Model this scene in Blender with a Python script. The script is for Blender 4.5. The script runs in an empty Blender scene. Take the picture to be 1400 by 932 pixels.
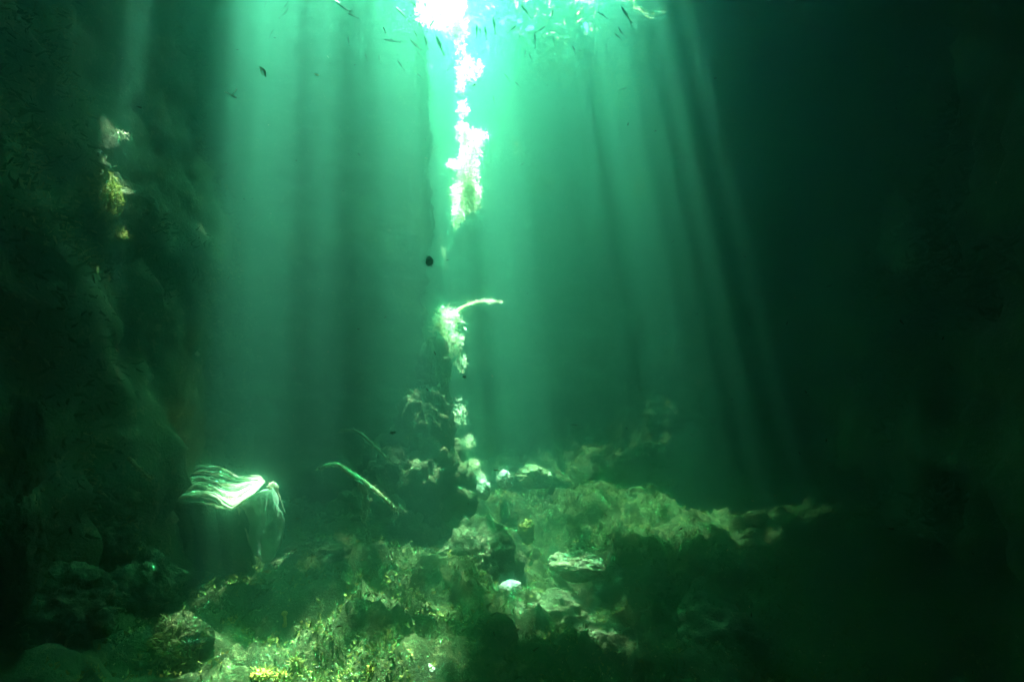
import bpy, bmesh, math, random
import numpy as np
from mathutils import Vector, Matrix, noise as mnoise

random.seed(7)
R = math.radians
SC = bpy.context.scene
COL = SC.collection

# ------------------------------------------------------------------ camera
PITCH = R(10.0)
CAM = np.array([0.0, 0.0, 1.6])
F = 900.0
cd = bpy.data.cameras.new('camera')
cam = bpy.data.objects.new('camera', cd)
COL.objects.link(cam)
cam.location = CAM
cam.rotation_euler = (R(90) + PITCH, 0, 0)
cd.sensor_width = 36.0
cd.lens = F / 1400.0 * 36.0
cd.clip_start = 0.02
cd.clip_end = 300.0
SC.camera = cam

# ------------------------------------------------------------------ sun and sky
FW = np.array([0, math.cos(PITCH), math.sin(PITCH)])
UP = np.array([0, -math.sin(PITCH), math.cos(PITCH)])
RT = np.array([1.0, 0, 0])
VPX, VPY = 450.0, -2074.0                    # where the shafts would meet
S = (VPX - 700) * RT + F * FW + (466 - VPY) * UP
S = S / np.linalg.norm(S)
SUN_EL = math.asin(S[2])
sd = bpy.data.lights.new('sun', 'SUN')
sd.energy = 5.0
sd.angle = R(1.0)
sd.color = (1.0, 0.96, 0.88)
sun = bpy.data.objects.new('sun', sd)
COL.objects.link(sun)
sun.rotation_euler = Vector(S).to_track_quat('Z', 'Y').to_euler()
w = bpy.data.worlds.new('World')
SC.world = w
w.use_nodes = True
nt = w.node_tree
nt.nodes.clear()
sky = nt.nodes.new('ShaderNodeTexSky')
sky.sky_type = 'NISHITA'
sky.sun_disc = False
sky.sun_elevation = SUN_EL
sky.sun_rotation = math.atan2(S[0], S[1])
bg = nt.nodes.new('ShaderNodeBackground')
bg.inputs['Strength'].default_value = 0.05
ow = nt.nodes.new('ShaderNodeOutputWorld')
nt.links.new(sky.outputs[0], bg.inputs[0])
nt.links.new(bg.outputs[0], ow.inputs[0])
SC.view_settings.view_transform = 'Standard'
SC.view_settings.look = 'None'
SC.view_settings.gamma = 1
SC.view_settings.use_curve_mapping = False
SC.view_settings.exposure = 8.0
cy = SC.cycles
cy.use_denoising = True
cy.denoising_prefilter = 'ACCURATE'
cy.max_bounces = 6
cy.diffuse_bounces = 2
cy.glossy_bounces = 1
cy.transmission_bounces = 3
cy.volume_bounces = 1
cy.transparent_max_bounces = 6
cy.sample_clamp_indirect = 3.0
cy.sample_clamp_direct = 0.0

# ------------------------------------------------------------------ helpers
def at(px, py, d):
    """photo pixel and depth along the lens axis -> world point"""
    return CAM + d * (RT * (px - 700) / F + FW + UP * (466 - py) / F)

_rs = np.random.RandomState(3)
_T = _rs.rand(64, 64, 64)
def vnoise(p):
    p = np.asarray(p, float)
    i = np.floor(p).astype(int); f = p - i
    f = f * f * (3 - 2 * f)
    r = 0
    for a in (0, 1):
        for b in (0, 1):
            for c in (0, 1):
                wgt = (f[..., 0] if a else 1 - f[..., 0]) * (f[..., 1] if b else 1 - f[..., 1]) * (f[..., 2] if c else 1 - f[..., 2])
                r = r + wgt * _T[(i[..., 0] + a) & 63, (i[..., 1] + b) & 63, (i[..., 2] + c) & 63]
    return r * 2 - 1
def fbm(p, octv=5, lac=2.03, gain=0.5, ridge=False):
    p = np.asarray(p, float)
    a, r, n = 1.0, 0, 0
    for k in range(octv):
        v = vnoise(p + k * 17.3)
        if ridge: v = 1 - 2 * np.abs(v)
        r = r + a * v; n += a
        a *= gain; p = p * lac
    return r / n

def tag(o, label=None, cat=None, group=None, kind=None):
    if label: o['label'] = label
    if cat: o['category'] = cat
    if group: o['group'] = group
    if kind: o['kind'] = kind
    return o
def mesh_obj(name, V, Fc, mat, parent=None, smooth=True):
    me = bpy.data.meshes.new(name)
    me.from_pydata([tuple(map(float, v)) for v in V], [], [tuple(map(int, f)) for f in Fc])
    if smooth: me.polygons.foreach_set('use_smooth', [True] * len(me.polygons))
    me.materials.append(mat)
    me.update()
    o = bpy.data.objects.new(name, me)
    COL.objects.link(o)
    if parent: o.parent = parent
    return o
def empty(name, loc, label=None, cat=None, group=None):
    o = bpy.data.objects.new(name, None)
    COL.objects.link(o)
    o.location = tuple(loc)
    o.empty_display_size = .1
    return tag(o, label, cat, group)
def grid_faces(nu, nv, off=0, keep=None):
    i = np.arange(nu - 1)[:, None]; j = np.arange(nv - 1)[None, :]
    a = i * nv + j
    f = np.stack([a, a + nv, a + nv + 1, a + 1], -1) + off
    if keep is not None: return f[keep]
    return f.reshape(-1, 4)
def grid_normals(P):
    du = np.gradient(P, axis=0); dv = np.gradient(P, axis=1)
    n = np.cross(du, dv)
    return n / (np.linalg.norm(n, axis=-1, keepdims=True) + 1e-9)

# ------------------------------------------------------------------ materials
def rock_mat(name, dark, mid, pale, pale_amt=.5, scale=1.0, bump=.5, trans=0.0):
    m = bpy.data.materials.new(name); m.use_nodes = True
    n = m.node_tree.nodes; l = m.node_tree.links
    b = n['Principled BSDF']; b.inputs['Roughness'].default_value = .9
    b.inputs['Specular IOR Level'].default_value = .1
    tc = n.new('ShaderNodeTexCoord')
    def nz(sc_, det=6, rough=.6):
        t = n.new('ShaderNodeTexNoise'); t.inputs['Scale'].default_value = sc_ * scale
        t.inputs['Detail'].default_value = det; t.inputs['Roughness'].default_value = rough
        l.new(tc.outputs['Object'], t.inputs['Vector']); return t
    def ramp(src, p0, p1):
        r = n.new('ShaderNodeMapRange'); r.inputs['From Min'].default_value = p0; r.inputs['From Max'].default_value = p1
        l.new(src, r.inputs['Value']); return r.outputs[0]
    def mix(f, a, b_):
        x = n.new('ShaderNodeMix'); x.data_type = 'RGBA'
        l.new(f, x.inputs['Factor'])
        for k, v in ((6, a), (7, b_)):
            if isinstance(v, tuple): x.inputs[k].default_value = (*v, 1)
            else: l.new(v, x.inputs[k])
        return x.outputs[2]
    a = nz(2.2); c = nz(11, 5, .7); e = nz(45, 3)
    c1 = mix(ramp(a.outputs[0], .40, .62), dark, mid)
    c2 = mix(ramp(c.outputs[0], .60 - .12 * pale_amt, .68 - .1 * pale_amt), c1, pale)
    c3 = mix(ramp(e.outputs[0], .5, .75), c2, tuple(x * .5 for x in dark))
    l.new(c3, b.inputs['Base Color'])
    if trans: b.inputs['Subsurface Weight'].default_value = 0
    ad = n.new('ShaderNodeMath'); ad.operation = 'ADD'
    l.new(c.outputs[0], ad.inputs[0]); l.new(e.outputs[0], ad.inputs[1])
    bp = n.new('ShaderNodeBump'); bp.inputs['Strength'].default_value = bump; bp.inputs['Distance'].default_value = .05
    l.new(ad.outputs[0], bp.inputs['Height']); l.new(bp.outputs[0], b.inputs['Normal'])
    return m
def plain_mat(name, col, col2=None, sc_=30, rough=.8, trans=0.0):
    m = bpy.data.materials.new(name); m.use_nodes = True
    n = m.node_tree.nodes; l = m.node_tree.links
    b = n['Principled BSDF']; b.inputs['Roughness'].default_value = rough
    b.inputs['Specular IOR Level'].default_value = .15
    t = n.new('ShaderNodeTexNoise'); t.inputs['Scale'].default_value = sc_; t.inputs['Detail'].default_value = 4
    tc = n.new('ShaderNodeTexCoord'); l.new(tc.outputs['Object'], t.inputs['Vector'])
    r = n.new('ShaderNodeMapRange'); r.inputs['From Min'].default_value = .35; r.inputs['From Max'].default_value = .65
    l.new(t.outputs[0], r.inputs['Value'])
    x = n.new('ShaderNodeMix'); x.data_type = 'RGBA'; l.new(r.outputs[0], x.inputs['Factor'])
    x.inputs[6].default_value = (*col, 1); x.inputs[7].default_value = (*(col2 or tuple(c * .6 for c in col)), 1)
    l.new(x.outputs[2], b.inputs['Base Color'])
    bp = n.new('ShaderNodeBump'); bp.inputs['Strength'].default_value = .4; bp.inputs['Distance'].default_value = .01
    l.new(t.outputs[0], bp.inputs['Height']); l.new(bp.outputs[0], b.inputs['Normal'])
    if trans > 0:
        tr = n.new('ShaderNodeBsdfTranslucent'); l.new(x.outputs[2], tr.inputs['Color'])
        ms = n.new('ShaderNodeMixShader'); ms.inputs[0].default_value = trans
        l.new(b.outputs[0], ms.inputs[1]); l.new(tr.outputs[0], ms.inputs[2])
        l.new(ms.outputs[0], n['Material Output'].inputs['Surface'])
    return m
M_ROCK = rock_mat('dark_rock', (.03, .04, .02), (.09, .11, .05), (.22, .24, .13), .4)
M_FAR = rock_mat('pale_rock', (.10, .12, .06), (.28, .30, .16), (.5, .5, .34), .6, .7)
M_BED = rock_mat('algae_covered_bed', (.012, .022, .007), (.028, .040, .012), (.10, .12, .045), .5, 1.6)
M_RIM = rock_mat('encrusted_rim', (.40, .38, .22), (.65, .62, .42), (.85, .82, .7), 1.0, 2.0, .6)

# ------------------------------------------------------------------ seabed
ctrl = [(460, 930, 3.0), (460, 800, 4.2), (330, 860, 3.4), (620, 860, 3.8), (540, 760, 5.2), (300, 790, 4.8), (400, 760, 5.4),
        (700, 760, 7.2), (690, 665, 8.4), (640, 720, 7.6), (800, 810, 6.2), (790, 670, 9.6), (900, 560, 11.4), (960, 520, 12.0), (850, 620, 10.6),
        (1010, 700, 9.0), (1100, 900, 5.0), (900, 900, 4.6), (700, 900, 4.0), (330, 925, 2.9), (400, 900, 3.05), (200, 900, 3.0), (60, 880, 2.6), (450, 690, 7.0), (560, 670, 7.6),
        (720, 640, 10.0), (1200, 700, 8.0), (1350, 850, 5.0), (170, 780, 4.6), (250, 850, 3.6)]
CP = np.array([at(*c) for c in ctrl])
extra = np.array([[0, -3, .2], [-3, -2, .3], [3, -2, .3], [0, 0, .1], [-6, 4, 2], [6, 2, .6], [8, 12, 3], [2, 17, 4.2], [-6, 12, 3]])
CP = np.vstack([CP, extra])
def bed_base(x, y, zc):
    d2 = (x[..., None] - CP[:, 0]) ** 2 + (y[..., None] - CP[:, 1]) ** 2
    wt = 1.0 / (d2 + .2) ** 1.9
    return (wt * zc).sum(-1) / wt.sum(-1)
ZC = CP[:, 2].copy()
for _ in range(12): ZC = ZC + .7 * (CP[:, 2] - bed_base(CP[:, 0], CP[:, 1], ZC))
def rubble(x, y, cell, seed):
    gx = np.floor(x / cell).astype(int); gy = np.floor(y / cell).astype(int); best = np.zeros_like(x)
    for a in (-1, 0, 1):
        for b in (-1, 0, 1):
            ix = gx + a; iy = gy + b
            r1 = _T[ix & 63, iy & 63, seed]; r2 = _T[ix & 63, iy & 63, seed + 1]; r3 = _T[ix & 63, iy & 63, seed + 2]
            rr = cell * (.3 + .45 * r3)
            d2 = (x - (ix + r1) * cell) ** 2 + (y - (iy + r2) * cell) ** 2
            best = np.maximum(best, np.sqrt(np.maximum(rr * rr - d2, 0)) * (.5 + .7 * r1))
    return best
def bed_h(x, y, rough=1.0):
    x = np.asarray(x, float); y = np.asarray(y, float)
    h = bed_base(x, y, ZC)
    p = np.stack([x, y, 0 * x + 3.1], -1)
    lump = fbm(p * 1.1, 3) * .22 * np.clip((y - 2.8) / 1.5, .15, 1) + fbm(p * 3.3 + 9, 4, ridge=True) * .15 + fbm(p * 7.3 + 9, 3, ridge=True) * .07 + fbm(p * 13 + 4, 3) * .035
    wx = x + .12 * fbm(p * 2.5 + 50, 2); wy = y + .12 * fbm(p * 2.5 + 80, 2)
    lump = lump + rubble(wx, wy, .75, 3) * .35 * np.clip((y - 2.8) / 1.5, .1, 1) + rubble(wx, wy, .28, 13) * .5 + rubble(wx, wy, .12, 23) * .5 - .24
    return h + rough * (lump + .05 * fbm(p * 30, 2))
xs = np.concatenate([np.arange(-30, -4, 1.0), np.arange(-4, 4.5, .045), np.arange(4.5, 31, 1.0)])
ys = np.concatenate([np.arange(-30, 1.5, 1.0), np.arange(1.5, 13.5, .05), np.arange(13.5, 42, 1.0)])
X, Y = np.meshgrid(xs, ys, indexing='ij')
Z = bed_h(X, Y)
seabed = mesh_obj('seabed', np.stack([X, Y, Z], -1).reshape(-1, 3), grid_faces(len(xs), len(ys)), M_BED)
tag(seabed, kind='structure')

# ------------------------------------------------------------------ cave roof with its openings, some added to shape the light
ZR = 10.0
def roof_xy(px, py, d):
    P = at(px, py, d)
    H = P + S * (ZR - P[2]) / S[2]
    return H[0], H[1]
rx = np.arange(-9, 10, .07); ry = np.arange(-6, 19, .07)
RX, RY = np.meshgrid(rx, ry, indexing='ij')
pr = np.stack([RX, RY, 0 * RX], -1)
n1 = fbm(pr * 2.6 + 5, 4)
n2 = fbm(pr * 1.0 + 31, 3)
n3 = fbm(pr * 7 + 55, 3)
n4 = fbm(pr * 4.5 + 85, 3)
n5 = fbm(pr * 10.7 + 15, 2)
hole = np.zeros(RX.shape, bool)
def blob(px, py, d, rx_, ry_, wob=.5, rot=0):
    cx, cy_ = roof_xy(px, py, d)
    dx, dy = RX - cx, RY - cy_
    if rot: dx, dy = dx * math.cos(rot) + dy * math.sin(rot), -dx * math.sin(rot) + dy * math.cos(rot)
    q = np.sqrt((dx / rx_) ** 2 + (dy / ry_) ** 2)
    return q + wob * n3 < 1
def region(cx, cy_, rx_, ry_, cov, nz, soft=.35):
    q = np.sqrt(((RX - cx) / rx_) ** 2 + ((RY - cy_) / ry_) ** 2)
    fade = np.clip((1 - q) / soft, 0, 1)
    thr = np.quantile(nz, 1 - cov)
    return (nz - (1 - fade) * 1.2 > thr)
# main shaft onto the fluted sponge, its faint neighbour, and the thin left one
hole |= blob(336, 660, 5.0, .18, .75, .2)
hole |= blob(275, 668, 5.0, .20, .25, .3) & (n3 > .18)
hole |= blob(267, 484, 5.6, .065, .08, .1)  # extra opening added to light the bead on the left wall
hole |= blob(334, 655, 5.8, .12, .4, .4)
hole |= blob(167, 184, 4.5, .085, .13, .1)
hole |= blob(155, 268, 4.2, .10, .12, .1)
# slot along the pillar's edge
def capsule(a, b, r, wob):
    a = np.array(a); b = np.array(b); ab = b - a
    t = np.clip(((RX - a[0]) * ab[0] + (RY - a[1]) * ab[1]) / (ab @ ab), 0, 1)
    q = np.hypot(RX - a[0] - t * ab[0], RY - a[1] - t * ab[1])
    return q / r + wob * n3 < 1
hole |= capsule((-.89, 7.6), (-1.35, 9.9), .42, .5)
# wide broken opening over the back chamber, reaching the far wall
def box_region(x0, x1, y0, y1, cov, nz, soft=.5):
    e = np.minimum(np.minimum(RX - x0, x1 - RX), np.minimum(RY - y0, y1 - RY))
    fade = np.clip(e / soft, 0, 1)
    return (nz - (1 - fade) * .9 > np.quantile(nz, 1 - cov)) & (e > 0)
hole |= box_region(-2.4, 3.3, 8.6, 13.5, .94, .35 * n2 + .2 * n4 + .7 * n5, 1.9)
hole |= box_region(-.5, 2.6, 8.5, 11.5, .93, .15 * n2 + .2 * n4 + .7 * n5, 1.2)
# fine roof holes added to brighten the water in front of the pillar
hole |= box_region(-2.5, .1, 6.1, 11.2, .975, n5 + .1 * n1, 1.1)
# dapples on the algae bed in front
cx, cy_ = roof_xy(440, 885, 3.3)
hole |= blob(372, 900, 3.1, .44, .34, .9) & (n5 > -.35)
hole |= blob(604, 10, 7.25, .28, .3, .5)  # extra opening added to light the topmost rim growth
hole |= region(cx, cy_, 1.15, .95, .46, n3 + .25 * n4)
keep = ~(hole[:-1, :-1])
RZ = ZR + fbm(pr * .8, 4) * .35 
roof = mesh_obj('cave_roof', np.stack([RX, RY, RZ], -1).reshape(-1, 3), grid_faces(len(rx), len(ry), keep=keep), M_ROCK)
md = roof.modifiers.new('thickness', 'SOLIDIFY'); md.thickness = .35; md.offset = 1
tag(roof, kind='structure')

# ------------------------------------------------------------------ cave walls
def wall(name, pts, z0, z1, mat, amp=.5, res=.09, bulge=None, seed=0, parent=None, fine=1.0):
    """a rock face following a line of plan points, displaced by noise"""
    pts = np.array(pts, float)
    seg = np.linalg.norm(np.diff(pts, axis=0), axis=1); L = np.concatenate([[0], np.cumsum(seg)])
    nu = int(L[-1] / res) + 2; nv = int((z1 - z0) / res) + 2
    u = np.linspace(0, L[-1], nu); v = np.linspace(z0, z1, nv)
    bx = np.interp(u, L, pts[:, 0]); by = np.interp(u, L, pts[:, 1])
    ker = np.ones(9) / 9
    P = np.zeros((nu, nv, 3)); P[..., 0] = bx[:, None]; P[..., 1] = by[:, None]; P[..., 2] = v[None, :]
    n = grid_normals(P)
    d = fbm(P * .55 + seed, 3) * amp + fbm(P * 1.7 + seed + 7, 4, ridge=True) * amp * .45 + fbm(P * 4.5 + seed + 3, 4, ridge=True) * amp * .22 * fine
    if bulge is not None: d = d + bulge(P)
    P = P + n * d[..., None]
    return mesh_obj(name, P.reshape(-1, 3), grid_faces(nu, nv), mat, parent)
# inward normals face the water; left wall leans in towards its foot
def inb(P):
    return np.clip(1.6 - .35 * P[..., 2], 0, 1.2) * .45 - np.clip(P[..., 2] - 3.8, 0, 9) * .16
lw = wall('cave_wall', [(-4.5, -6), (-2.6, 0), (-2.75, 3), (-3.15, 5.5), (-3.7, 8.2), (-3.9, 16)], -.5, 10.6, M_ROCK, .5, .08, inb, 2)
tag(lw, kind='structure')
rw = wall('cave_wall', [(5.5, 17), (5.2, 9), (4.4, 5), (3.9, 1), (4.5, -6)], -.5, 10.6, M_ROCK, .6, .12, inb, 20)
tag(rw, kind='structure')
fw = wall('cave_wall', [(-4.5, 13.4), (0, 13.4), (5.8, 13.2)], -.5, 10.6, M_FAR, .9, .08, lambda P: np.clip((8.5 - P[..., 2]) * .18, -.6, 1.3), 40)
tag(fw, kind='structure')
bw = wall('cave_wall', [(5, -5), (-5, -5)], -.5, 10.6, M_ROCK, .4, .3, None, 60)
tag(bw, kind='structure')

# ------------------------------------------------------------------ rock pillar on the left of the crack
def edge_wall():
    prof = [(-200, 566), (-60, 578), (0, 583), (45, 588), (100, 591), (150, 594), (200, 597), (260, 601), (300, 602), (340, 596), (400, 588), (440, 592), (480, 602), (520, 614), (570, 624), (610, 630), (650, 642), (690, 655), (740, 675), (790, 715), (850, 760)]
    py = np.linspace(-200, 850, 260)
    ex = np.interp(py, [a for a, b in prof], [b for a, b in prof])
    ex = ex - 14 * np.abs(fbm(np.stack([py * .02, py * 0, py * 0], -1), 3)) - 9 * np.abs(fbm(np.stack([py * .11, py * 0 + 3, py * 0], -1), 3))
    ns = 90
    P = np.zeros((ns, len(py), 3))
    for j, (yy, xx) in enumerate(zip(py, ex)):
        A = at(xx, yy, 8.0)
        wu = 0.0
        for i in range(ns):
            t = i / (ns - 1)
            if t < .72:      # front face, left to right
                s = t / .72
                x1 = A[0] - 1.1 * wu
                p = np.array([-4.6 + (x1 + 4.6) * s, 7.7 + .3 * s ** 3, A[2]])
            else:            # turns back round the edge
                s = (t - .72) / .28
                x1 = A[0] - 1.1 * wu; x2 = A[0] * 1.42 if wu > 0 else A[0] - .8
                x2 = (A[0] - .8) * (1 - wu) + A[0] * 1.45 * wu
                p = np.array([x1 + (x2 - x1) * s + .05 * math.sin(s * math.pi), 8.0 + (3.2 + 1.2 * wu) * s, A[2]])
            P[i, j] = p
    n = grid_normals(P)
    ss = np.clip(1.15 - np.arange(ns) / ns / .72, .15, 1)[:, None]
    d = fbm(P * .8 + 11, 3) * .5 * ss + fbm(P * 2.4 + 70, 4, ridge=True) * .3 * ss + fbm(P * 8 + 3, 4) * .06 - .12
    sgn = -1 if n[10, 10, 1] > 0 else 1
    P = P + sgn * n * d[..., None]
    return P
P = edge_wall()
pillar = empty('rock_pillar', (P[..., 0].mean(), 8.0, .5), 'tall dark rock face left of the bright vertical crack, its edge flecked with sunlight', 'rock')
po = mesh_obj('rock_face', P.reshape(-1, 3) - np.array(pillar.location), grid_faces(*P.shape[:2]), M_ROCK, pillar)

EDGE = P.copy()
def clump(name, centre, radii, mat, parent=None, n=3, seed=0, amp=.35, freq=2.2, tilt=0.0, sub=5, roll=0.0):
    """one lumpy rock or growth"""
    bm = bmesh.new()
    bmesh.ops.create_icosphere(bm, subdivisions=sub, radius=1.0)
    V = np.array([v.co[:] for v in bm.verts]); Fc = [[v.index for v in f.verts] for f in bm.faces]; bm.free()
    d = 1 + amp * fbm(V * freq * .6 + seed, 3) + amp * .6 * fbm(V * freq * 2 + seed * 2, 3, ridge=True) + amp * .3 * fbm(V * freq * 6 + seed, 3)
    V = V * d[:, None] * np.array(radii)
    Rm = np.array(Matrix.Rotation(tilt, 3, 'X') @ Matrix.Rotation(roll, 3, 'Y'))
    V = V @ Rm.T
    c = np.array(centre, float)
    if parent is not None: c = c - np.array(parent.location)
    o = mesh_obj(name, V, Fc, mat, parent)
    o.location = tuple(c)
    return o
px = lambda n_, d: n_ * d / F

# ------------------------------------------------------------------ leafy growth
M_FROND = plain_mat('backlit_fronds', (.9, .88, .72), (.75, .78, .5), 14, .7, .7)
M_TURF = plain_mat('green_turf', (.07, .12, .03), (.03, .06, .012), 9, .8, .35)
M_PALE = plain_mat('pale_turf', (.30, .33, .08), (.10, .14, .03), 12, .8, .3)
M_WHITE = plain_mat('pale_crust', (.70, .72, .60), (.40, .46, .36), 25, .8, .1)
M_BR = plain_mat('crusted_branch', (.50, .58, .32), (.30, .38, .18), 30, .8, .2)
M_LIGHTWEED = plain_mat('lightened_weed', (.34, .38, .18), (.12, .17, .06), 9, .8, .3)  # weed colour lightened to stand in for faint light on the wall
M_SHADETURF = plain_mat('shade_dark_turf', (.05, .075, .025), (.025, .04, .012), 9, .8, .2)  # turf colour darkened where the rocks should lie in shade
M_YEL = plain_mat('yellow_growth', (.75, .62, .12), (.45, .45, .08), 30, .7, .25)
M_DARK = plain_mat('dark_skin', (.03, .045, .035), (.06, .08, .06), 40, .6)
RNG = np.random.RandomState(11)
def unit(v): return v / (np.linalg.norm(v, axis=-1, keepdims=True) + 1e-9)
def leaves(pos, dirs, length, width, curl=.5, rows=3):
    """ribbon leaves as one vertex / face block"""
    n_ = len(pos)
    side = unit(np.cross(dirs, unit(RNG.normal(size=(n_, 3)))))
    nor = unit(np.cross(side, dirs))
    V = []
    for k in range(rows):
        t = k / (rows - 1)
        c = pos + dirs * (length * t)[:, None] + nor * (length * curl * t * t * RNG.uniform(.2, 1, n_))[:, None]
        wd = (width * (1 - .75 * t) * (1 if k else .7))[:, None] * side * .5
        V += [c - wd, c + wd]
    V = np.stack(V, 1).reshape(-1, 3)
    b = (np.arange(n_) * rows * 2)[:, None]
    Fc = np.concatenate([b + np.array([[2 * k, 2 * k + 1, 2 * k + 3, 2 * k + 2]]) for k in range(rows - 1)], 0)
    return V, Fc
def quick_mesh(name, V, Fc, mat, parent=None):
    me = bpy.data.meshes.new(name)
    me.vertices.add(len(V)); me.vertices.foreach_set('co', V.astype(np.float32).ravel())
    Fc = np.asarray(Fc)
    me.loops.add(Fc.size); me.loops.foreach_set('vertex_index', Fc.ravel().astype(np.int32))
    me.polygons.add(len(Fc)); me.polygons.foreach_set('loop_start', np.arange(0, Fc.size, 4, dtype=np.int32))
    me.polygons.foreach_set('loop_total', np.full(len(Fc), 4, dtype=np.int32))
    me.update(calc_edges=True); me.validate()
    me.polygons.foreach_set('use_smooth', [True] * len(me.polygons))
    me.materials.append(mat)
    o = bpy.data.objects.new(name, me); COL.objects.link(o)
    if parent: o.parent = parent
    return o
def tuft(name, c, radii, n_, ln, mat, parent=None, wid=.35, lean=(0, 0, 0), seed=0):
    """a clump of ribbon leaves filling a lumpy volume"""
    c = np.array(c, float)
    q = unit(RNG.normal(size=(n_, 3))) * (RNG.uniform(0, 1, n_) ** .45)[:, None]
    ns = fbm(q * 1.6 + seed, 3)
    q = q[ns > -.12]; n2_ = len(q)
    p = q * np.array(radii) * (1 + .5 * fbm(q * 1.1 + seed + 40, 2))[:, None]
    dr = unit(unit(q) * .8 + RNG.normal(size=(n2_, 3)) * .7 + np.array(lean))
    l_ = ln * RNG.uniform(.5, 1.5, n2_)
    V, Fc = leaves(p, dr, l_, l_ * wid)
    off = c - (np.array(parent.location) if parent is not None else 0)
    o = quick_mesh(name, V, Fc, mat, parent)
    o.location = tuple(off)
    return o
def tube_geo(pts, rad, seg=7, wob=.15, sub=5, seed=0):
    pts = np.array(pts, float)
    # Catmull-Rom
    Q = []; RR = []
    rad = np.broadcast_to(np.array(rad, float), (len(pts),)) if np.ndim(rad) == 0 else np.array(rad, float)
    e = np.vstack([2 * pts[0] - pts[1], pts, 2 * pts[-1] - pts[-2]])
    for i in range(len(pts) - 1):
        for k in range(sub):
            t = k / sub
            a, b, c, d = e[i:i + 4]
            Q.append(.5 * ((2 * b) + (-a + c) * t + (2 * a - 5 * b + 4 * c - d) * t * t + (-a + 3 * b - 3 * c + d) * t ** 3))
            RR.append(rad[i] * (1 - t) + rad[i + 1] * t)
    Q.append(pts[-1]); RR.append(rad[-1])
    Q = np.array(Q); RR = np.array(RR)
    T = unit(np.gradient(Q, axis=0))
    A = unit(np.cross(T, np.array([.31, .2, .93]))); B = np.cross(T, A)
    an = np.linspace(0, 2 * math.pi, seg, endpoint=False)
    V = Q[:, None] + (A[:, None] * np.cos(an)[None, :, None] + B[:, None] * np.sin(an)[None, :, None]) * RR[:, None, None] * (1 + wob * RNG.normal(size=(len(Q), seg, 1)))
    nq = len(Q)
    Fc = [[i * seg + k, i * seg + (k + 1) % seg, (i + 1) * seg + (k + 1) % seg, (i + 1) * seg + k] for i in range(nq - 1) for k in range(seg)]
    V = V.reshape(-1, 3)
    V = np.vstack([V, Q[0], Q[-1]])
    Fc = [list(f) for f in Fc] + [[nq * seg, (k + 1) % seg, k] for k in range(seg)] + [[nq * seg + 1, (nq - 1) * seg + k, (nq - 1) * seg + (k + 1) % seg] for k in range(seg)]
    return V, Fc, Q
def branch(name, pts, rad, mat, parent=None, fuzz=0, fl=.03, fmat=None):
    V, Fc, Q = tube_geo(pts, rad)
    org = np.array(parent.location) if parent is not None else Q[0]
    o = mesh_obj(name, V - org, Fc, mat, parent)
    if parent is None: o.location = tuple(org)
    if fuzz:
        k = RNG.randint(0, len(Q), fuzz)
        base = Q[k] + RNG.normal(size=(fuzz, 3)) * fl * .3
        l_ = fl * RNG.uniform(.4, 1.4, fuzz)
        LV, LF = leaves(base - org, unit(RNG.normal(size=(fuzz, 3))), l_, l_ * .4)
        quick_mesh('algae_fuzz', LV, LF, fmat or mat, parent or o)
    return o
SD = 8.0
# growth along the sunlit edge of the pillar (moves with the rock)
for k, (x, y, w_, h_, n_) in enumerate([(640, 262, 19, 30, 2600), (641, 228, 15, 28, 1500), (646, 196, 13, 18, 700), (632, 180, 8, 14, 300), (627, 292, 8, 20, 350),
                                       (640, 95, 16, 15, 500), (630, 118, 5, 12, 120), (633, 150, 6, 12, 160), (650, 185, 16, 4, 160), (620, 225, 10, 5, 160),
                                       (602, 8, 34, 24, 2400), (625, 36, 13, 22, 700), (628, 60, 6, 12, 120),  # first cluster added as a pale stand-in for the sky glare
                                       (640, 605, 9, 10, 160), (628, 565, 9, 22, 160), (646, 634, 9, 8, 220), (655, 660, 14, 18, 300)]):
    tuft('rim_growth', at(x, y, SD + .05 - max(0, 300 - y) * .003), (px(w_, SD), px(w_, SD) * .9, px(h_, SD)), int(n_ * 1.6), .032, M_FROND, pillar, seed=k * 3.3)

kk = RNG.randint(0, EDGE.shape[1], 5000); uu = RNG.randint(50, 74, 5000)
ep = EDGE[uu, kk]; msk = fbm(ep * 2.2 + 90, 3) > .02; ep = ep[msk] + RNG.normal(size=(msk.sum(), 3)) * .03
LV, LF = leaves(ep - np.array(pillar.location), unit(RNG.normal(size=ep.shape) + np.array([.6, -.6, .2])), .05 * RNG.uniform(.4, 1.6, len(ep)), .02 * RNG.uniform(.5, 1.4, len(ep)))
quick_mesh('edge_weed', LV, LF, M_SHADETURF, pillar)

# tuft with a long curved twig, halfway up the crack
tw = empty('algae_tuft', at(618, 440, SD), 'bright ragged algae tuft with a long curved twig, halfway up the crack', 'seaweed')
tuft('fronds', at(612, 442, SD), (px(24, SD), px(16, SD), px(20, SD)), 1100, .05, M_FROND, tw, seed=3)
tuft('fronds', at(622, 470, SD), (px(14, SD), px(12, SD), px(18, SD)), 900, .035, M_FROND, tw, seed=8)
tuft('fronds', at(631, 498, SD), (px(8, SD), px(8, SD), px(15, SD)), 350, .03, M_FROND, tw, seed=12)
branch('twig', [at(612, 436, SD), at(630, 421, SD), at(650, 413, SD - .05), at(668, 411.5, SD - .1), at(686, 412.5, SD - .1)], [.030, .020, .012, .009, .005], M_FROND, tw, 200, .03)
branch('twig', [at(622, 470, SD), at(629, 485, SD), at(620, 497, SD)], [.016, .012, .012], M_FROND, tw, 60, .03)
clump('pebble', at(627, 446, SD - .05), (px(5, SD),) * 3, M_WHITE, tw, seed=4, sub=3)

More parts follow.
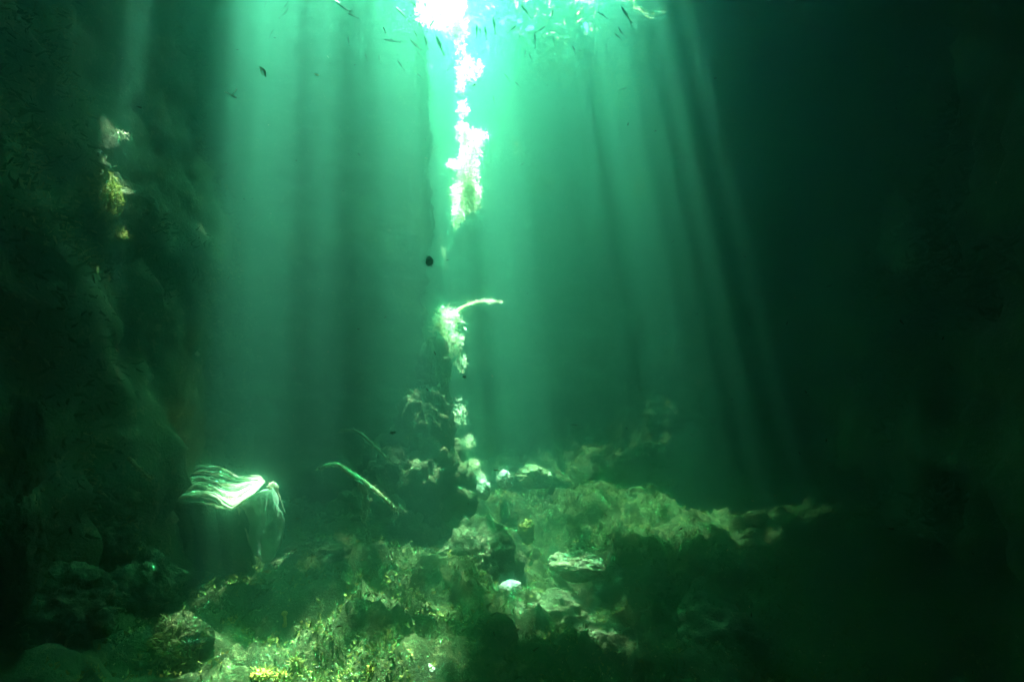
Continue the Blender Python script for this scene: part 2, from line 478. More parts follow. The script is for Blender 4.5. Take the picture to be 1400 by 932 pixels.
# ------------------------------------------------------------------ the fluted sponge under the main shaft
M_SPONGE = plain_mat('sponge_skin', (.90, .88, .72), (.55, .60, .36), 34, .85, .25)
M_LOBE = plain_mat('sponge_lobe', (.50, .70, .55), (.38, .58, .44), 14, .9, .6)
D0 = 5.0
sp = empty('fluted_sponge', at(300, 768, D0), 'pale fluted sponge with a rounded hanging lobe, blazing white under the widest light shaft', 'sponge')
so = np.array(sp.location)
def curve_pts(pl, n_):
    pl = np.array(pl, float); L = np.concatenate([[0], np.cumsum(np.linalg.norm(np.diff(pl, axis=0), axis=1))]); u = np.linspace(0, L[-1], n_)
    return np.stack([np.interp(u, L, pl[:, 0]), np.interp(u, L, pl[:, 1])], -1)
def sheet(name, lo, hi, dlo, dhi, nu, nv, depth_fn, mat, parent, thick=.02):
    a = curve_pts(lo, nu); b = curve_pts(hi, nu)
    P = np.zeros((nu, nv, 3))
    for i in range(nu):
        for j in range(nv):
            t = j / (nv - 1); q = a[i] * (1 - t) + b[i] * t
            dpx, dd = depth_fn(i / (nu - 1), t)
            if name == 'cap': q = q + np.array([(1 - i / (nu - 1)) ** 3 * 9 * math.sin(t * 13 + 1) * math.sin(t * 5), 0])
            P[i, j] = at(q[0], q[1] + dpx, dlo * (1 - t) + dhi * t + dd)
    P = P + (fbm(P * 9, 3) * .014 + fbm(P * 34, 3) * .007)[..., None]
    o = mesh_obj(name, P.reshape(-1, 3) - so, grid_faces(nu, nv), mat, parent)
    m_ = o.modifiers.new('thickness', 'SOLIDIFY'); m_.thickness = thick; m_.offset = 0
    return o
def folds(u, t):
    tt = t + .07 * math.sin(4.1 * u + 2 * t) + .05 * math.sin(9 * u + 5 * t)
    k = abs(math.sin(math.pi * (4.6 * max(tt, 0) ** 1.2 + .1)))
    k2 = abs(math.sin(math.pi * (13.3 * tt + .9 * u + .3 * math.sin(11 * u))))
    a = (1 - u) ** .5 * min(1, u * 5 + .35)
    return (-8 * (k ** .6 - .5) * a - 2.5 * k2 * a + 3.0 * math.sin(u * 7 + t * 3) * (1 - u), -.17 * (k ** .7) * a - .05 * k2 * (1 - .5 * u) + .12 * math.sin(math.pi * u))
sheet('cap', [(221, 690), (240, 681), (268, 680), (296, 690), (318, 698), (345, 676)], [(233, 662), (252, 650), (275, 640), (302, 641), (328, 651), (356, 651), (364, 658)], 4.82, 5.38, 150, 120, folds, M_SPONGE, sp, .010)
sheet('body', [(232, 755), (260, 775), (300, 785), (330, 778), (350, 770)], [(224, 690), (250, 684), (285, 688), (312, 694), (332, 692)], 4.98, 4.94, 50, 30, lambda u, t: (0, -.22 * math.sin(math.pi * u) + .03 * math.sin(u * 22)), M_ROCK, sp, .04)  # front wall in dark rock colour, standing in for its shade
sheet('hanging_lobe', [(333, 700), (338, 728), (347, 758), (359, 770), (372, 765), (385, 742), (389, 712)], [(333, 690), (338, 684), (344, 678), (353, 672), (362, 668), (372, 668), (378, 676)], 4.98, 5.16, 60, 40, lambda u, t: (0, -.05 * math.sin(math.pi * u)), M_LOBE, sp, .012)
def rim(pl, r):
    V, Fc, Q = tube_geo([at(*p) for p in pl], r, wob=.3)
    return mesh_obj('rim', V - so, Fc, M_SPONGE, sp)
rim([(326, 690, 5.0), (330, 706, 4.96), (336, 724, 4.94), (341, 742, 4.93)], [.022, .012, .008, .004])
rim([(366, 667, 5.1), (375, 662, 5.1), (380, 674, 5.08), (386, 690, 5.05), (390, 702, 5.02)], [.02, .02, .006, .005, .006])
tuft('ragged_fringe', at(312, 690, 4.9), (px(18, 5), px(8, 5), px(8, 5)), 500, .035, M_SPONGE, sp, seed=5)
tuft('ragged_fringe', at(372, 663, 5.08), (px(6, 5), px(5, 5), px(4, 5)), 120, .02, M_SPONGE, sp, seed=6)

# ------------------------------------------------------------------ lit outcrops on the left wall
oc = empty('wall_outcrop', at(145, 285, 4.25), 'knobbly yellow green outcrop catching light high on the dark left wall', 'rock')
clump('knob', at(142, 296, 4.45), (.27, .26, .30), M_ROCK, oc, seed=31)
for x, y, w_, h_, n_ in [(152, 262, 13, 10, 900), (128, 256, 14, 7, 500), (145, 292, 9, 9, 400), (162, 275, 5, 12, 200), (150, 245, 5, 8, 120), (160, 318, 14, 9, 250)]:
    tuft('algae', at(x, y, 4.22), (px(w_, 4.7), px(w_, 4.7), px(h_, 4.7)), n_, .022, M_PALE, oc, seed=x)
o = clump('glint_stone', at(160, 184, 4.5), (.035, .05, .025), M_FROND, None, seed=77, sub=4)  # pale stone added to make the glint of light
tag(o, 'tiny white glint where the thin leftmost shaft strikes the dark wall', 'stone')
tuft('algae', (0, 0, 0), (.08, .06, .03), 160, .02, M_FROND, None).parent = o
fan = empty('fan_growth', at(262, 470, 5.6), 'green fan shaped growth with a bright bead at its foot on the left wall', 'seaweed')
fo = np.array(fan.location)
A = curve_pts([(242, 446), (252, 462), (262, 474), (268, 478)], 14); B = curve_pts([(242, 443), (255, 438), (270, 436), (274, 440)], 14)
P = np.array([[at(*(A[i] * (1 - t) + B[i] * t), 5.6 + .08 * math.sin(i * .8) * t) for t in np.linspace(0, 1, 9)] for i in range(14)])
o = mesh_obj('blade', P.reshape(-1, 3) - fo, grid_faces(14, 9), M_TURF, fan); mm = o.modifiers.new('thickness', 'SOLIDIFY'); mm.thickness = .012
clump('bead', at(267, 484, 5.6), (.028, .028, .024), M_WHITE, fan, seed=2, sub=3)

# ------------------------------------------------------------------ stones, sponges and branches
def stone(x, y, d, w_, h_, mat, name, label, cat, seed, group=None, amp=.35, fuzz=0, fmat=None, tilt=0.):
    o = clump(name, at(x, y, d), (px(w_, d), px(w_, d) * .9, px(h_, d)), mat, None, seed=seed, amp=amp, sub=5, tilt=tilt)
    tag(o, label, cat, group)
    if fuzz:
        f = tuft('algae', (0, 0, 0), (px(w_, d) * 1.05, px(w_, d), px(h_, d) * 1.05), fuzz, .03, fmat or M_TURF, None, seed=seed)
        f.parent = o
    return o
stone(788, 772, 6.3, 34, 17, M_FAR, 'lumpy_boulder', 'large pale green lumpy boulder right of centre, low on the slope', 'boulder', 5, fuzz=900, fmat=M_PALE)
stone(698, 803, 5.6, 15, 10, M_WHITE, 'pale_stone', 'small smooth pale stone left of the large lumpy boulder', 'stone', 8, amp=.15)
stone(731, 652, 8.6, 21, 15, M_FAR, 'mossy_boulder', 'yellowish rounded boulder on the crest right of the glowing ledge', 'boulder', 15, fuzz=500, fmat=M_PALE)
stone(150, 745, 3.6, 34, 30, M_BED, 'mossy_boulder', 'dim yellow green boulder alone in the dark at lower left', 'boulder', 23, fuzz=900, fmat=M_PALE)
stone(25, 610, 2.9, 30, 62, M_ROCK, 'dark_boulder', 'dark boulder at the left edge, upper of the two', 'boulder', 33, fuzz=700)
stone(20, 760, 2.6, 36, 66, M_ROCK, 'dark_boulder', 'dark boulder at the left edge, lower of the two', 'boulder', 39, fuzz=700)
stone(246, 880, 3.1, 32, 40, M_BED, 'weedy_boulder', 'dark weedy boulder at the left side of the sunlit algae bed', 'boulder', 44, fuzz=2400)
stone(362, 803, 4.5, 26, 9, M_BED, 'weedy_stone', 'low weedy stone with pale patches below the sponge lobe', 'stone', 48, fuzz=400, fmat=M_PALE)
stone(600, 873, 3.7, 14, 10, M_WHITE, 'round_sponge', 'pale blue green round sponge with a dark hole, right of the algae bed', 'sponge', 52, amp=.12)
hb = bpy.data.objects[-1] if False else [o for o in COL.objects if o.name.startswith('round_sponge')][0]
o = clump('hole', (0, 0, 0), (.014, .012, .012), M_DARK, None, seed=1, sub=3); o.parent = hb; o.location = (0, -px(13, 3.7) * .95, .008)  # dark lump painted in place of the shade inside the hole
stone(650, 880, 3.9, 7, 5, M_WHITE, 'pale_stone', 'faint pale stone in the dark just right of the round holed sponge', 'stone', 55)
g = empty('stalked_ball_sponge', at(535, 812, 5.0), 'green ball shaped sponge on a short pale stalk behind the algae bed', 'sponge')
clump('ball', at(535, 788, 5.0), (px(10, 5), px(10, 5), px(9, 5)), M_TURF, g, seed=61, amp=.08, sub=4)
branch('stalk', [at(538, 812, 5.0), at(537, 803, 5.0), at(535, 795, 5.0)], [.035, .028, .03], M_WHITE, g)
g = empty('stalked_yellow_polyp', at(389, 856, 3.7), 'tiny yellow ring topped polyp standing on the sunlit mound', 'polyp')
clump('head', at(389, 838, 3.7), (px(4, 3.7), px(4, 3.7), px(3.4, 3.7)), M_YEL, g, seed=63, amp=.1, sub=3)
branch('stalk', [at(389, 856, 3.7), at(390, 848, 3.7), at(389, 841, 3.7)], [.012, .008, .008], M_YEL, g)
g = empty('yellow_finger_sponge', at(574, 890, 3.6), 'yellow finger sponge beside the round holed sponge', 'sponge')
for a, b, c in [((573, 888), (575, 878), (572, 869)), ((576, 888), (579, 879), (583, 871)), ((573, 890), (571, 883), (570, 877))]:
    branch('finger', [at(*a, 3.6), at(*b, 3.6), at(*c, 3.6)], [.022, .02, .012], M_YEL, g)
for i, (x, y, d, w_, h_, mat, lb) in enumerate([
    (518, 868, 3.6, 11, 9, M_WHITE, 'white crusted lump in the middle of the algae bed'),
    (553, 869, 3.7, 6, 8, M_WHITE, 'small white topped lump left of the yellow finger sponge'),
    (470, 858, 3.7, 7, 8, M_WHITE, 'flaky pale lump on the algae bed left of the white crusted one'),
    (443, 864, 3.6, 6, 4, M_YEL, 'small yellow lump on a weedy stalk in the bed centre'),
    (358, 921, 3.0, 11, 5, M_YEL, 'bright yellow flat lump at the bottom edge'),
    (383, 926, 3.0, 7, 6, M_YEL, 'small tan yellow knob at the bottom edge, right of the flat yellow lump'),
    (404, 906, 3.2, 4, 4, M_WHITE, 'pale little ball on the brightest patch of weed'),
    (507, 922, 3.1, 5, 9, M_YEL, 'upright yellow knob at the bottom edge of the bed'),
    (475, 925, 3.1, 6, 5, M_WHITE, 'pale blue lump at the bottom edge left of the upright yellow knob'),
    (585, 916, 3.3, 8, 6, M_WHITE, 'pale green lump near the bottom, below the round holed sponge'),
    (262, 882, 2.75, 9, 6, M_WHITE, 'cluster of pale caps on the dark weedy boulder'),
    (232, 893, 2.75, 5, 5, M_WHITE, 'small pale lump at the left foot of the weedy boulder'),
    (735, 905, 4.2, 12, 8, M_FAR, 'dim oval stone at the bottom right of centre'),
    (857, 888, 4.7, 14, 8, M_FAR, 'dim pale stone in the darkness at lower right'),
    (722, 875, 4.6, 6, 4, M_WHITE, 'very small faint stone above the dim oval stone'),
    (660, 670, 7.9, 8, 10, M_WHITE, 'bright crusty knob at the left end of the glowing ledge'),
    (690, 655, 8.1, 9, 9, M_WHITE, 'bright flaky knob on top of the glowing ledge'),
    (666, 712, 7.3, 7, 5, M_WHITE, 'pale chip on the slope below the glowing ledge'),
    (720, 725, 7.4, 9, 13, M_PALE, 'yellow weedy lump in the middle of the glowing slope'),
    (895, 640, 10.2, 40, 24, M_BED, 'pale hazy boulder far back on the right slope'),
    (940, 580, 11.2, 46, 30, M_BED, 'faint rounded boulder highest on the far right slope'),
    (845, 690, 9.0, 30, 22, M_BED, 'hazy boulder below the far pale one on the right slope'),
    (905, 820, 5.9, 20, 14, M_BED, 'dim rough stone right of the large lumpy boulder')]):
    stone(x, y, d, w_, h_, mat, 'crusted_lump' if w_ < 14 else 'hazy_boulder', lb, 'lump' if w_ < 14 else 'boulder', 100 + i * 7, amp=.7, fuzz=140 if w_ < 14 else 0, fmat=M_PALE)
# the mottled overhang high at the back, under the wide opening
M_OVER = plain_mat('overhang_growth', (.62, .66, .30), (.40, .52, .16), 5, .8, .55)
ov = empty('rock_overhang', at(790, 30, 12.2), 'mottled yellow green rock overhang at the top, under the shoal of fish', 'rock')
for k, (x, y, w_, h_) in enumerate([(700, 20, 70, 50), (780, 30, 70, 60), (860, 50, 45, 75), (845, 110, 28, 38), (760, 85, 40, 22), (640, -10, 60, 40), (790, 105, 16, 12)]):
    d_ = 12.0 + .12 * (k % 3)
    clump('rock', at(x, y - 30, d_ + .5), (px(w_, d_), px(w_, d_) * .3, px(h_, d_)), M_FAR, ov, seed=200 + k * 7, amp=.5, tilt=R(-40))
    tuft('growth', at(x, y + 4, d_ - .1), (px(w_, d_) * 1.05, px(w_, d_) * .35, px(h_, d_) * 1.05), 300, .12, M_OVER, ov, wid=.6, seed=k * 2.1)
for k, (x, y, d_, w_, h_) in enumerate([(735, 250, 10.8, 14, 22), (715, 205, 10.8, 8, 10), (860, 262, 11, 22, 14), (912, 258, 11, 16, 10)]):
    d_ = 12.9; o = tuft('hanging_growth', at(x, y, d_), (px(w_, d_), px(w_, d_) * .4, px(h_, d_)), 160, .10, M_PALE, None, .7, seed=300 + k)
    tag(o, ['faint pale growth hazy on the back wall right of the white crack', 'small faint growth above the other hazy growth right of the crack', 'dim orange green growth in the haze under the overhang', 'dim green growth at the right edge of the lit haze'][k], 'growth')
rg = empty('overgrown_ridge', at(570, 800, 6.7), 'dark overgrown rock ridge dropping from the hanging tuft to the cave floor', 'rock')
for k, (x, y, d_, w_, h_) in enumerate([(594, 520, 7.2, 20, 46), (582, 590, 7.0, 38, 58), (562, 670, 6.8, 62, 70), (600, 700, 6.9, 50, 70), (520, 730, 6.6, 66, 60), (625, 775, 6.6, 60, 60), (560, 800, 6.3, 70, 50)]):
    clump('rock', at(x, y, d_), (px(w_, d_), px(w_, d_) * .7, px(h_, d_)), M_ROCK, rg, seed=600 + k * 5, amp=.45)
    tuft('weed', at(x, y, d_), (px(w_, d_) * 1.08, px(w_, d_) * .8, px(h_, d_) * 1.05), 900, .05, M_SHADETURF, rg, seed=k * 4.7)
# dark overgrown rocks heaped at the pillar's foot and up the left wall
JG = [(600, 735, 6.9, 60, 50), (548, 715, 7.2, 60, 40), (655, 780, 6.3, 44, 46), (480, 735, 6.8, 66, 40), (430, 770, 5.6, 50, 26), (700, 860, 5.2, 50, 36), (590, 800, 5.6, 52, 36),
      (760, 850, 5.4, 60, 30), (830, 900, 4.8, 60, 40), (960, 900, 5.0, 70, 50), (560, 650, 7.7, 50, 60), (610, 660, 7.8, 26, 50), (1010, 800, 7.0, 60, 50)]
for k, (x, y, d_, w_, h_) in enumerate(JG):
    stone(x, y, d_, w_, h_, M_ROCK, 'overgrown_rock', 'dark overgrown rock in the shadowy heap between the pillar foot and the lower right', 'rock', 400 + k * 3, 'dark rocks heaped on the cave floor', amp=.5, fuzz=700, fmat=M_SHADETURF)
LW = [(70, 420, 4.4, 80, 40), (235, 400, 6.2, 60, 50), (130, 490, 4.6, 54, 30), (190, 560, 5.2, 50, 36), (262, 575, 5.8, 40, 30), (60, 530, 3.6, 60, 40), (40, 380, 4.0, 50, 40), (290, 540, 6.6, 40, 60), (170, 660, 4.6, 60, 50), (215, 480, 5.8, 40, 40), (200, 330, 5.6, 50, 50), (110, 690, 3.8, 60, 50), (90, 830, 3.0, 60, 40), (190, 800, 3.9, 50, 40)]
for k, (x, y, d_, w_, h_) in enumerate(LW):
    stone(x, y, d_, w_, h_, M_ROCK, 'overgrown_rock', 'dim overgrown rock jutting from the dark wall left of the wide light shaft', 'rock', 500 + k * 3, 'dim rocks stacked up the left wall', amp=.55, fuzz=1100, fmat=[M_LIGHTWEED, M_PALE, M_LIGHTWEED][k % 3])
# branches
br = empty('forked_branch', at(450, 640, 5.6), 'forked weedy branch hanging in the water right of the sponge', 'branch')
branch('limb', [at(436, 640, 5.9), at(460, 634, 5.8), at(478, 646, 5.6), at(497, 658, 5.5), at(520, 676, 5.4), at(541, 696, 5.3)], [.01, .014, .022, .022, .018, .012], M_BR, br, 500, .03)
branch('side_limb', [at(493, 656, 5.5), at(499, 672, 5.5), at(501, 690, 5.5), at(498, 710, 5.5)], [.02, .026, .026, .02], M_BR, br, 500, .035)
b = branch('thin_branch', [at(466, 588, 6.6), at(488, 589, 6.6), at(505, 603, 6.5), at(518, 615, 6.4), at(533, 632, 6.3)], [.008, .014, .016, .014, .008], M_BR, None, 220, .03); tag(b, 'faint thin branch drooping above the forked one', 'branch')
b = branch('thin_branch', [at(120, 608, 3.9), at(150, 602, 3.9), at(172, 622, 3.85), at(190, 640, 3.8), at(206, 655, 3.8)], [.006, .01, .012, .012, .006], M_BR, None, 260, .022); tag(b, 'dim curved branch against the dark wall left of the sponge', 'branch')
b = branch('thin_branch', [at(470, 838, 4.3), at(489, 826, 4.3), at(515, 822, 4.35), at(545, 832, 4.4), at(580, 838, 4.4), at(606, 842, 4.4)], [.012, .018, .014, .012, .008, .006], M_BR, None, 500, .03, M_PALE); tag(b, 'crooked weedy branch lying along the back of the algae bed', 'branch')

# ------------------------------------------------------------------ ground cover nobody could count
def scatter(name, n_, ymin, ymax, ln, mat, thr, sc_, seed, wid=.35, xr=(-.85, .9)):
    t = RNG.uniform(0, 1, n_)
    y = ymin * (ymax / ymin) ** t
    x = y * RNG.uniform(xr[0], xr[1], n_)
    msk = fbm(np.stack([x, y, 0 * x + seed], -1) * sc_, 3) > thr
    x, y = x[msk], y[msk]; k = len(x)
    z = bed_h(x, y)
    up = unit(np.stack([RNG.normal(size=k) * 1.3, RNG.normal(size=k) * 1.3, np.ones(k)], -1))
    l_ = ln * RNG.uniform(.4, 1.5, k) * (.6 + y / 8)
    pos = np.stack([x, y, z - .005 + RNG.uniform(0, .03, k)], -1)
    V, Fc = leaves(pos, up, l_, l_ * wid)
    return tag(quick_mesh(name, V, Fc, mat), kind='stuff')
scatter('seaweed_turf', 90000, 2.4, 11, .026, M_TURF, -.05, 2.5, 5, .5)
scatter('pale_seaweed', 70000, 2.4, 11, .016, M_PALE, .06, 5.0, 25, .9)
scatter('shell_grit', 9000, 2.4, 10, .010, M_WHITE, .12, 3.0, 45, 1.0)
def wall_weed(name, wall_o, n_, ymin, ymax, mat, ln, thr):
    co = np.empty(len(wall_o.data.vertices) * 3, np.float32); wall_o.data.vertices.foreach_get('co', co); co = co.reshape(-1, 3).astype(float)
    nn = np.empty(len(wall_o.data.vertices) * 3, np.float32); wall_o.data.vertices.foreach_get('normal', nn); nn = nn.reshape(-1, 3).astype(float)
    ok = np.where((co[:, 1] > ymin) & (co[:, 1] < ymax) & (co[:, 2] < 8) & ~((co[:, 1] > 3.9) & (co[:, 1] < 5.9) & ((co[:, 2] < 2.7) | (co[:, 2] > 3.4))) & (fbm(co * 1.7 + 9, 4) > thr))[0]
    k = ok[RNG.randint(0, len(ok), n_)]
    p = co[k] + RNG.normal(size=(n_, 3)) * .035
    nr = nn[k] * np.sign(-(nn[k] * co[k] * np.array([1, 0, 0])).sum(-1, keepdims=True) + 1e-9)
    l_ = ln * RNG.uniform(.4, 1.6, n_)
    V, Fc = leaves(p, unit(nr + RNG.normal(size=(n_, 3)) * .7 + np.array([0, 0, -.3])), l_, l_ * .45)
    return tag(quick_mesh(name, V, Fc, mat), kind='stuff')
wall_weed('wall_weed', lw, 26000, 1.5, 8.5, M_LIGHTWEED, .028, .08)
wall_weed('wall_weed', lw, 30000, 1.5, 8.5, M_SHADETURF, .04, -.2)
wall_weed('wall_weed', rw, 16000, 2.5, 9, M_SHADETURF, .08, .0)
def specks(name, n_, mat, size, seed):
    y = RNG.uniform(1.5, 9, n_); x = y * RNG.uniform(-.8, .8, n_); z = 1.6 + y * RNG.uniform(-.33, .72, n_)
    l_ = size * RNG.uniform(.4, 1.6, n_)
    V, Fc = leaves(np.stack([x, y, z], -1), unit(RNG.normal(size=(n_, 3))), l_, l_ * .5)
    return tag(quick_mesh(name, V, Fc, mat), kind='stuff')
specks('drifting_specks', 700, M_DARK, .010, 1)
specks('drifting_flecks', 1100, M_WHITE, .005, 2)

# ------------------------------------------------------------------ fish and drifting animals
FD = 6.0
def fish_body(bend):
    st = [(0, .004, .006), (.04, .018, .030), (.12, .034, .056), (.25, .045, .075), (.4, .046, .078), (.55, .038, .064), (.7, .026, .043), (.85, .014, .024), (.95, .008, .016), (1.0, .005, .014)]
    V = []; Fc = []; sg = 8
    for t, wy, wz in st:
        for k in range(sg):
            a = 2 * math.pi * k / sg
            V.append((t - .5, wy * math.cos(a) + bend * (t - .4) ** 2, wz * math.sin(a)))
    for i in range(len(st) - 1):
        for k in range(sg):
            Fc.append([i * sg + k, i * sg + (k + 1) % sg, (i + 1) * sg + (k + 1) % sg, (i + 1) * sg + k])
    Fc.append(list(range(sg))[::-1]); Fc.append([(len(st) - 1) * sg + k for k in range(sg)])
    return V, Fc
def fins(which, bend):
    b = bend * .36
    if which == 'tail':
        o2 = [(.48, .0), (.60, .075), (.66, .085), (.61, 0), (.66, -.085), (.60, -.075)]
        y0 = b
    else:
        o2 = [(-.15, .07), (-.02, .125), (.10, .10), (.18, .05), (.05, .06)]; y0 = 0
    n_ = len(o2)
    V = [(x, y0 - .003, z) for x, z in o2] + [(x, y0 + .003, z) for x, z in o2]
    Fc = [list(range(n_)), list(range(n_, 2 * n_))[::-1]] + [[k, (k + 1) % n_, n_ + (k + 1) % n_, n_ + k] for k in range(n_)]
    return V, Fc
M_FISH = plain_mat('fish_skin', (.09, .12, .09), (.14, .17, .12), 3, .5)
protos = []
for bnd in (0.0, .35, -.35):
    r = empty('small_fish', (0, 0, 0))
    mesh_obj('body', *fish_body(bnd), M_FISH, r)
    mesh_obj('tail_fin', *fins('tail', bnd), M_FISH, r, False)
    mesh_obj('dorsal_fin', *fins('dorsal', bnd), M_FISH, r, False)
    protos.append([r, True])
FISH = [
 (457, 1, 477, 15, 'large slanting fish at the top edge left of the shoal'),
 (475, 18, 488, 24, 'faint small fish just below the large slanting one at the upper left'),
 (515, 10, 520, 16, 'tiny faint fish alone between the upper left pair and the long slanting fish'),
 (542, 10, 558, 28, 'long slanting fish left of the white glare at the top'),
 (559, 0, 574, 13, 'thin fish at the top edge on the left margin of the white glare'),
 (578, 0, 584, 15, 'thin fish inside the left part of the white glare'),
 (594, 26, 585, 42, 'curved fish hanging just under the white glare, head up'),
 (566, 42, 571, 53, 'short faint fish above a longer slanting one, left below the glare'),
 (561, 55, 575, 69, 'slanting fish, leftmost of three in a row below the glare'),
 (580, 50, 585, 66, 'steep fish, middle of three in a row below the glare'),
 (596, 49, 605, 72, 'long steep fish, nearest the bright crack of three in a row below the glare'),
 (476, 50, 477, 63, 'upright fish by itself at the left of the shoal'),
 (524, 54, 545, 58, 'blurred fish swimming almost level left of the crack'),
 (499, 73, 502, 82, 'short upright fish, left of a level pair under the blurred level fish'),
 (518, 75, 519, 86, 'short upright fish, right of a level pair under the blurred level fish'),
 (543, 82, 552, 95, 'dark slanting fish, clearest below the shoal on the left of the crack'),
 (570, 70, 576, 79, 'tiny slanting fish tucked under the row of three'),
 (570, 100, 578, 108, 'faint slanting fish, lowest of those left of the crack'),
 (637, 100, 640, 107, 'tiny dark fish silhouetted against the curl of white growth in the crack'),
 (652, 33, 651, 50, 'upright fish nearest the crack, left of three hanging together'),
 (656, 37, 656.5, 48, 'smallest and middle of three upright fish right of the crack'),
 (663, 36, 665, 53, 'upright fish, right of three hanging together beside the crack'),
 (674, 23, 677, 44, 'long upright fish overlapped by a level one, above the three upright fish'),
 (684, 24, 678, 28, 'small level fish touching the long upright one'),
 (712, 6, 725, 24, 'dark sharply slanting fish near the top edge right of the crack'),
 (707, 34, 695, 44, 'fish slanting down to the left under the dark slanting one'),
 (710, 45, 710.5, 55, 'small faint upright fish just right of the left slanting one'),
 (731, 46, 732, 64, 'dark needle thin upright fish in the middle of the right shoal'),
 (746, 36, 734, 44, 'faint fish slanting down left above the needle thin one'),
 (757, 12, 753, 25, 'thin upright fish beneath a tiny level one near the top'),
 (756, 49, 758, 61, 'thin upright fish right of the dark needle thin one'),
 (746, 57, 742, 60, 'very tiny level fish between the two thin upright ones'),
 (690, 101, 697, 110, 'slanting fish lower than the shoal, right of the curl of white growth'),
 (704, 112, 711, 119, 'faint slanting fish lower right of another below the shoal'),
 (674, 131, 676, 141, 'faint upright fish below all the others beside the crack'),
 (719, 69, 717, 78, 'very faint upright fish, left of a pair below the needle thin one'),
 (723, 73, 727, 83, 'very faint slanting fish, right of a pair below the needle thin one'),
 (759, 10, 766, 10.6, 'tiny level fish at the head of a thin upright one near the top'),
 (818, 17, 830, 24, 'curved fish slanting gently at the top right of the shoal'),
 (849, 9, 862, 29, 'dark long curved fish at the top right, the clearest there'),
 (874, 9, 883, 19, 'short curved fish, farthest right of the whole shoal'),
 (845, 37, 854, 52, 'longer fish of the parallel slanting pair at the right'),
 (841, 46, 849, 54, 'shorter fish of the parallel slanting pair at the right'),
 (782, 62, 787, 72, 'dark steep fish meeting a small level one above the mottled rock'),
 (796, 69.5, 790, 70, 'small level fish at the tail of a dark steep one'),
 (829, 60, 828.5, 67, 'short faint upright fish under the parallel pair'),
 (857, 120, 848, 123, 'dark level fish alone in front of the yellow green rock'),
 (717, 222, 710, 228, 'faint fish alone right of the blazing white growth'),
 (395, 1, 386, 14, 'upper of two parallel fish slanting in the wide light shaft'),
 (395, 11, 384, 25, 'lower of two parallel fish slanting in the wide light shaft'),
 (374, 40, 368, 50, 'single slanting fish below the parallel two in the wide light shaft'),
 (364, 2, 361, 12, 'faint upright fish at the top left margin of the wide light shaft'),
 (390, 102, 393, 105, 'tiny dark fish low in the wide light shaft'),
]
for i, (hx, hy, tx, ty, lb) in enumerate(FISH):
    d = random.uniform(4.0, 5.2)
    if hx < 400: d = random.uniform(4.8, 5.4)
    H = Vector(at(hx, hy, d)); T = Vector(at(tx, ty, d + random.uniform(-.02, .02)))
    ax = (T - H); L = ax.length * 1.0
    q = protos[0 if ax.length < .05 else i % 3]
    if q[1]:
        o = q[0]; q[1] = False
    else:
        o = q[0].copy(); COL.objects.link(o)
        for ch in q[0].children:
            c = ch.copy(); COL.objects.link(c); c.parent = o
    tag(o, lb, 'fish', 'small fish in the shoal near the surface light')
    ex = ax.normalized()
    view = (H - Vector(CAM)).normalized()
    roll = random.uniform(-1.0, 1.0)
    ey = ex.cross(view).normalized(); ez = ex.cross(ey)
    ez2 = ez * math.sin(roll) + ey * math.cos(roll); ey2 = ez2.cross(ex)
    Mx = Matrix((ex, ey2, ez2)).transposed().to_4x4()
    o.matrix_world = Matrix.Translation((H + T) / 2) @ Mx @ Matrix.Diagonal((L, L, L, 1))
for q in protos:
    if q[1]:
        for ch in list(q[0].children): bpy.data.objects.remove(ch)
        bpy.data.objects.remove(q[0])

def drift(pts, d, r, mat, name, label, cat, extra=()):
    P3 = [np.array(at(x, y, d)) for x, y in pts]
    V, Fc, Q = tube_geo(P3, r, wob=.2)
    o = mesh_obj(name, V - P3[0], Fc, mat); o.location = tuple(P3[0])
    for e in extra:
        E = [np.array(at(x, y, d)) for x, y in e]
        V, Fc, Q = tube_geo(E, [.0018] * len(E), wob=.1, seg=5)
        mesh_obj('feeler', V - P3[0], Fc, mat, o)
    return tag(o, label, cat)
drift([(355, 92), (359, 95), (362, 99), (363, 105)], 2.6, [.002, .006, .006, .002], M_FROND, 'drifting_shrimp', 'curved golden shrimp drifting in the wide light shaft', 'shrimp', [[(356, 93), (357, 99), (360, 103)]])
drift([(315, 130), (319, 131), (323, 134)], 2.8, [.002, .005, .003], M_WHITE, 'drifting_shrimp', 'pale shrimp with long feelers drifting left of the wide light shaft', 'shrimp', [[(316, 130), (311, 127), (307, 126)], [(318, 131), (321, 126), (324, 121)]])
drift([(430, 101), (433, 102.5), (436, 103)], 2.9, [.002, .004, .002], M_FROND, 'drifting_scrap', 'tiny golden scrap drifting right of the wide light shaft', 'debris')
o = clump('drifting_blob', at(587, 357, 3.2), (.016, .014, .02), M_DARK, None, seed=91, amp=.5, sub=4)
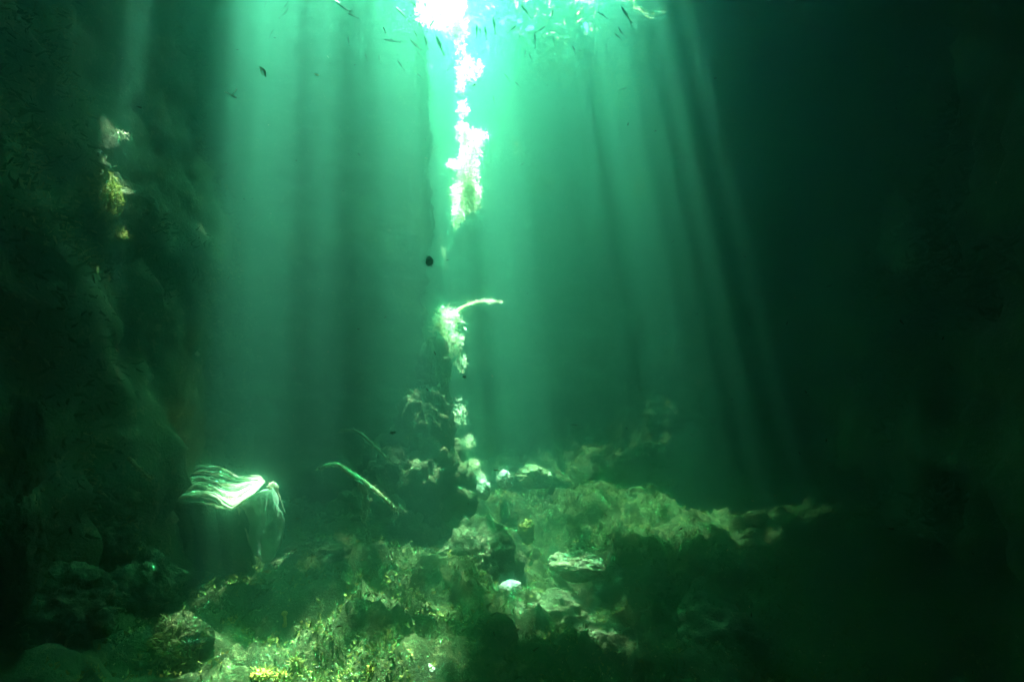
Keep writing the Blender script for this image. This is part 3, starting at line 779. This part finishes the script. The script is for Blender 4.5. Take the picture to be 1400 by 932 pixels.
tag(o, 'dark fuzzy blob floating left of the crack above the twig', 'debris')
tuft('fuzz', (0, 0, 0), (.026, .02, .028), 150, .008, M_DARK, None).parent = o
o = clump('drifting_scrap', at(679, 642, 2.4), (.011, .004, .003), M_DARK, None, seed=95, amp=.2, sub=3)
tag(o, 'tiny black sliver floating just above the glowing ledge', 'debris')
o = clump('drifting_scrap', at(537, 591, 2.8), (.010, .006, .005), M_DARK, None, seed=97, amp=.5, sub=3)
tag(o, 'tiny dark scrap floating above the forked branch', 'debris')
o = clump('drifting_scrap', at(635, 515, 4.0), (.013, .008, .008), M_DARK, None, seed=98, amp=.5, sub=3)
tag(o, 'tiny dark scrap floating under the hanging tuft', 'debris')

# ------------------------------------------------------------------ water: one closed box of murky green
bm = bmesh.new()
bmesh.ops.create_cube(bm, size=1.0)
me = bpy.data.meshes.new('haze'); 
for v in bm.verts: v.co = Vector((v.co.x * 64, v.co.y * 76 + 6, v.co.z * 13.5 + 4.6))
bm.to_mesh(me); bm.free()
hz = bpy.data.objects.new('haze', me); COL.objects.link(hz)
m = bpy.data.materials.new('murky_water'); m.use_nodes = True
n = m.node_tree.nodes; n.clear()
pv = n.new('ShaderNodeVolumePrincipled'); out = n.new('ShaderNodeOutputMaterial')
pv.inputs['Color'].default_value = (.010, .155, .115, 1)
pv.inputs['Absorption Color'].default_value = (.08, .40, .235, 1)
pv.inputs['Density'].default_value = .33
pv.inputs['Anisotropy'].default_value = .82
pf = n.new('ShaderNodeVolumePrincipled')      # second scatter added for glow: nearly straight on, it blooms round anything bright
pf.inputs['Color'].default_value = (.42, 1, .78, 1); pf.inputs['Absorption Color'].default_value = (1, 1, 1, 1)
pf.inputs['Density'].default_value = .09; pf.inputs['Anisotropy'].default_value = .984
ad = n.new('ShaderNodeAddShader')
m.node_tree.links.new(pv.outputs[0], ad.inputs[0]); m.node_tree.links.new(pf.outputs[0], ad.inputs[1])
m.node_tree.links.new(ad.outputs[0], out.inputs['Volume'])
me.materials.append(m)
tag(hz, kind='stuff')
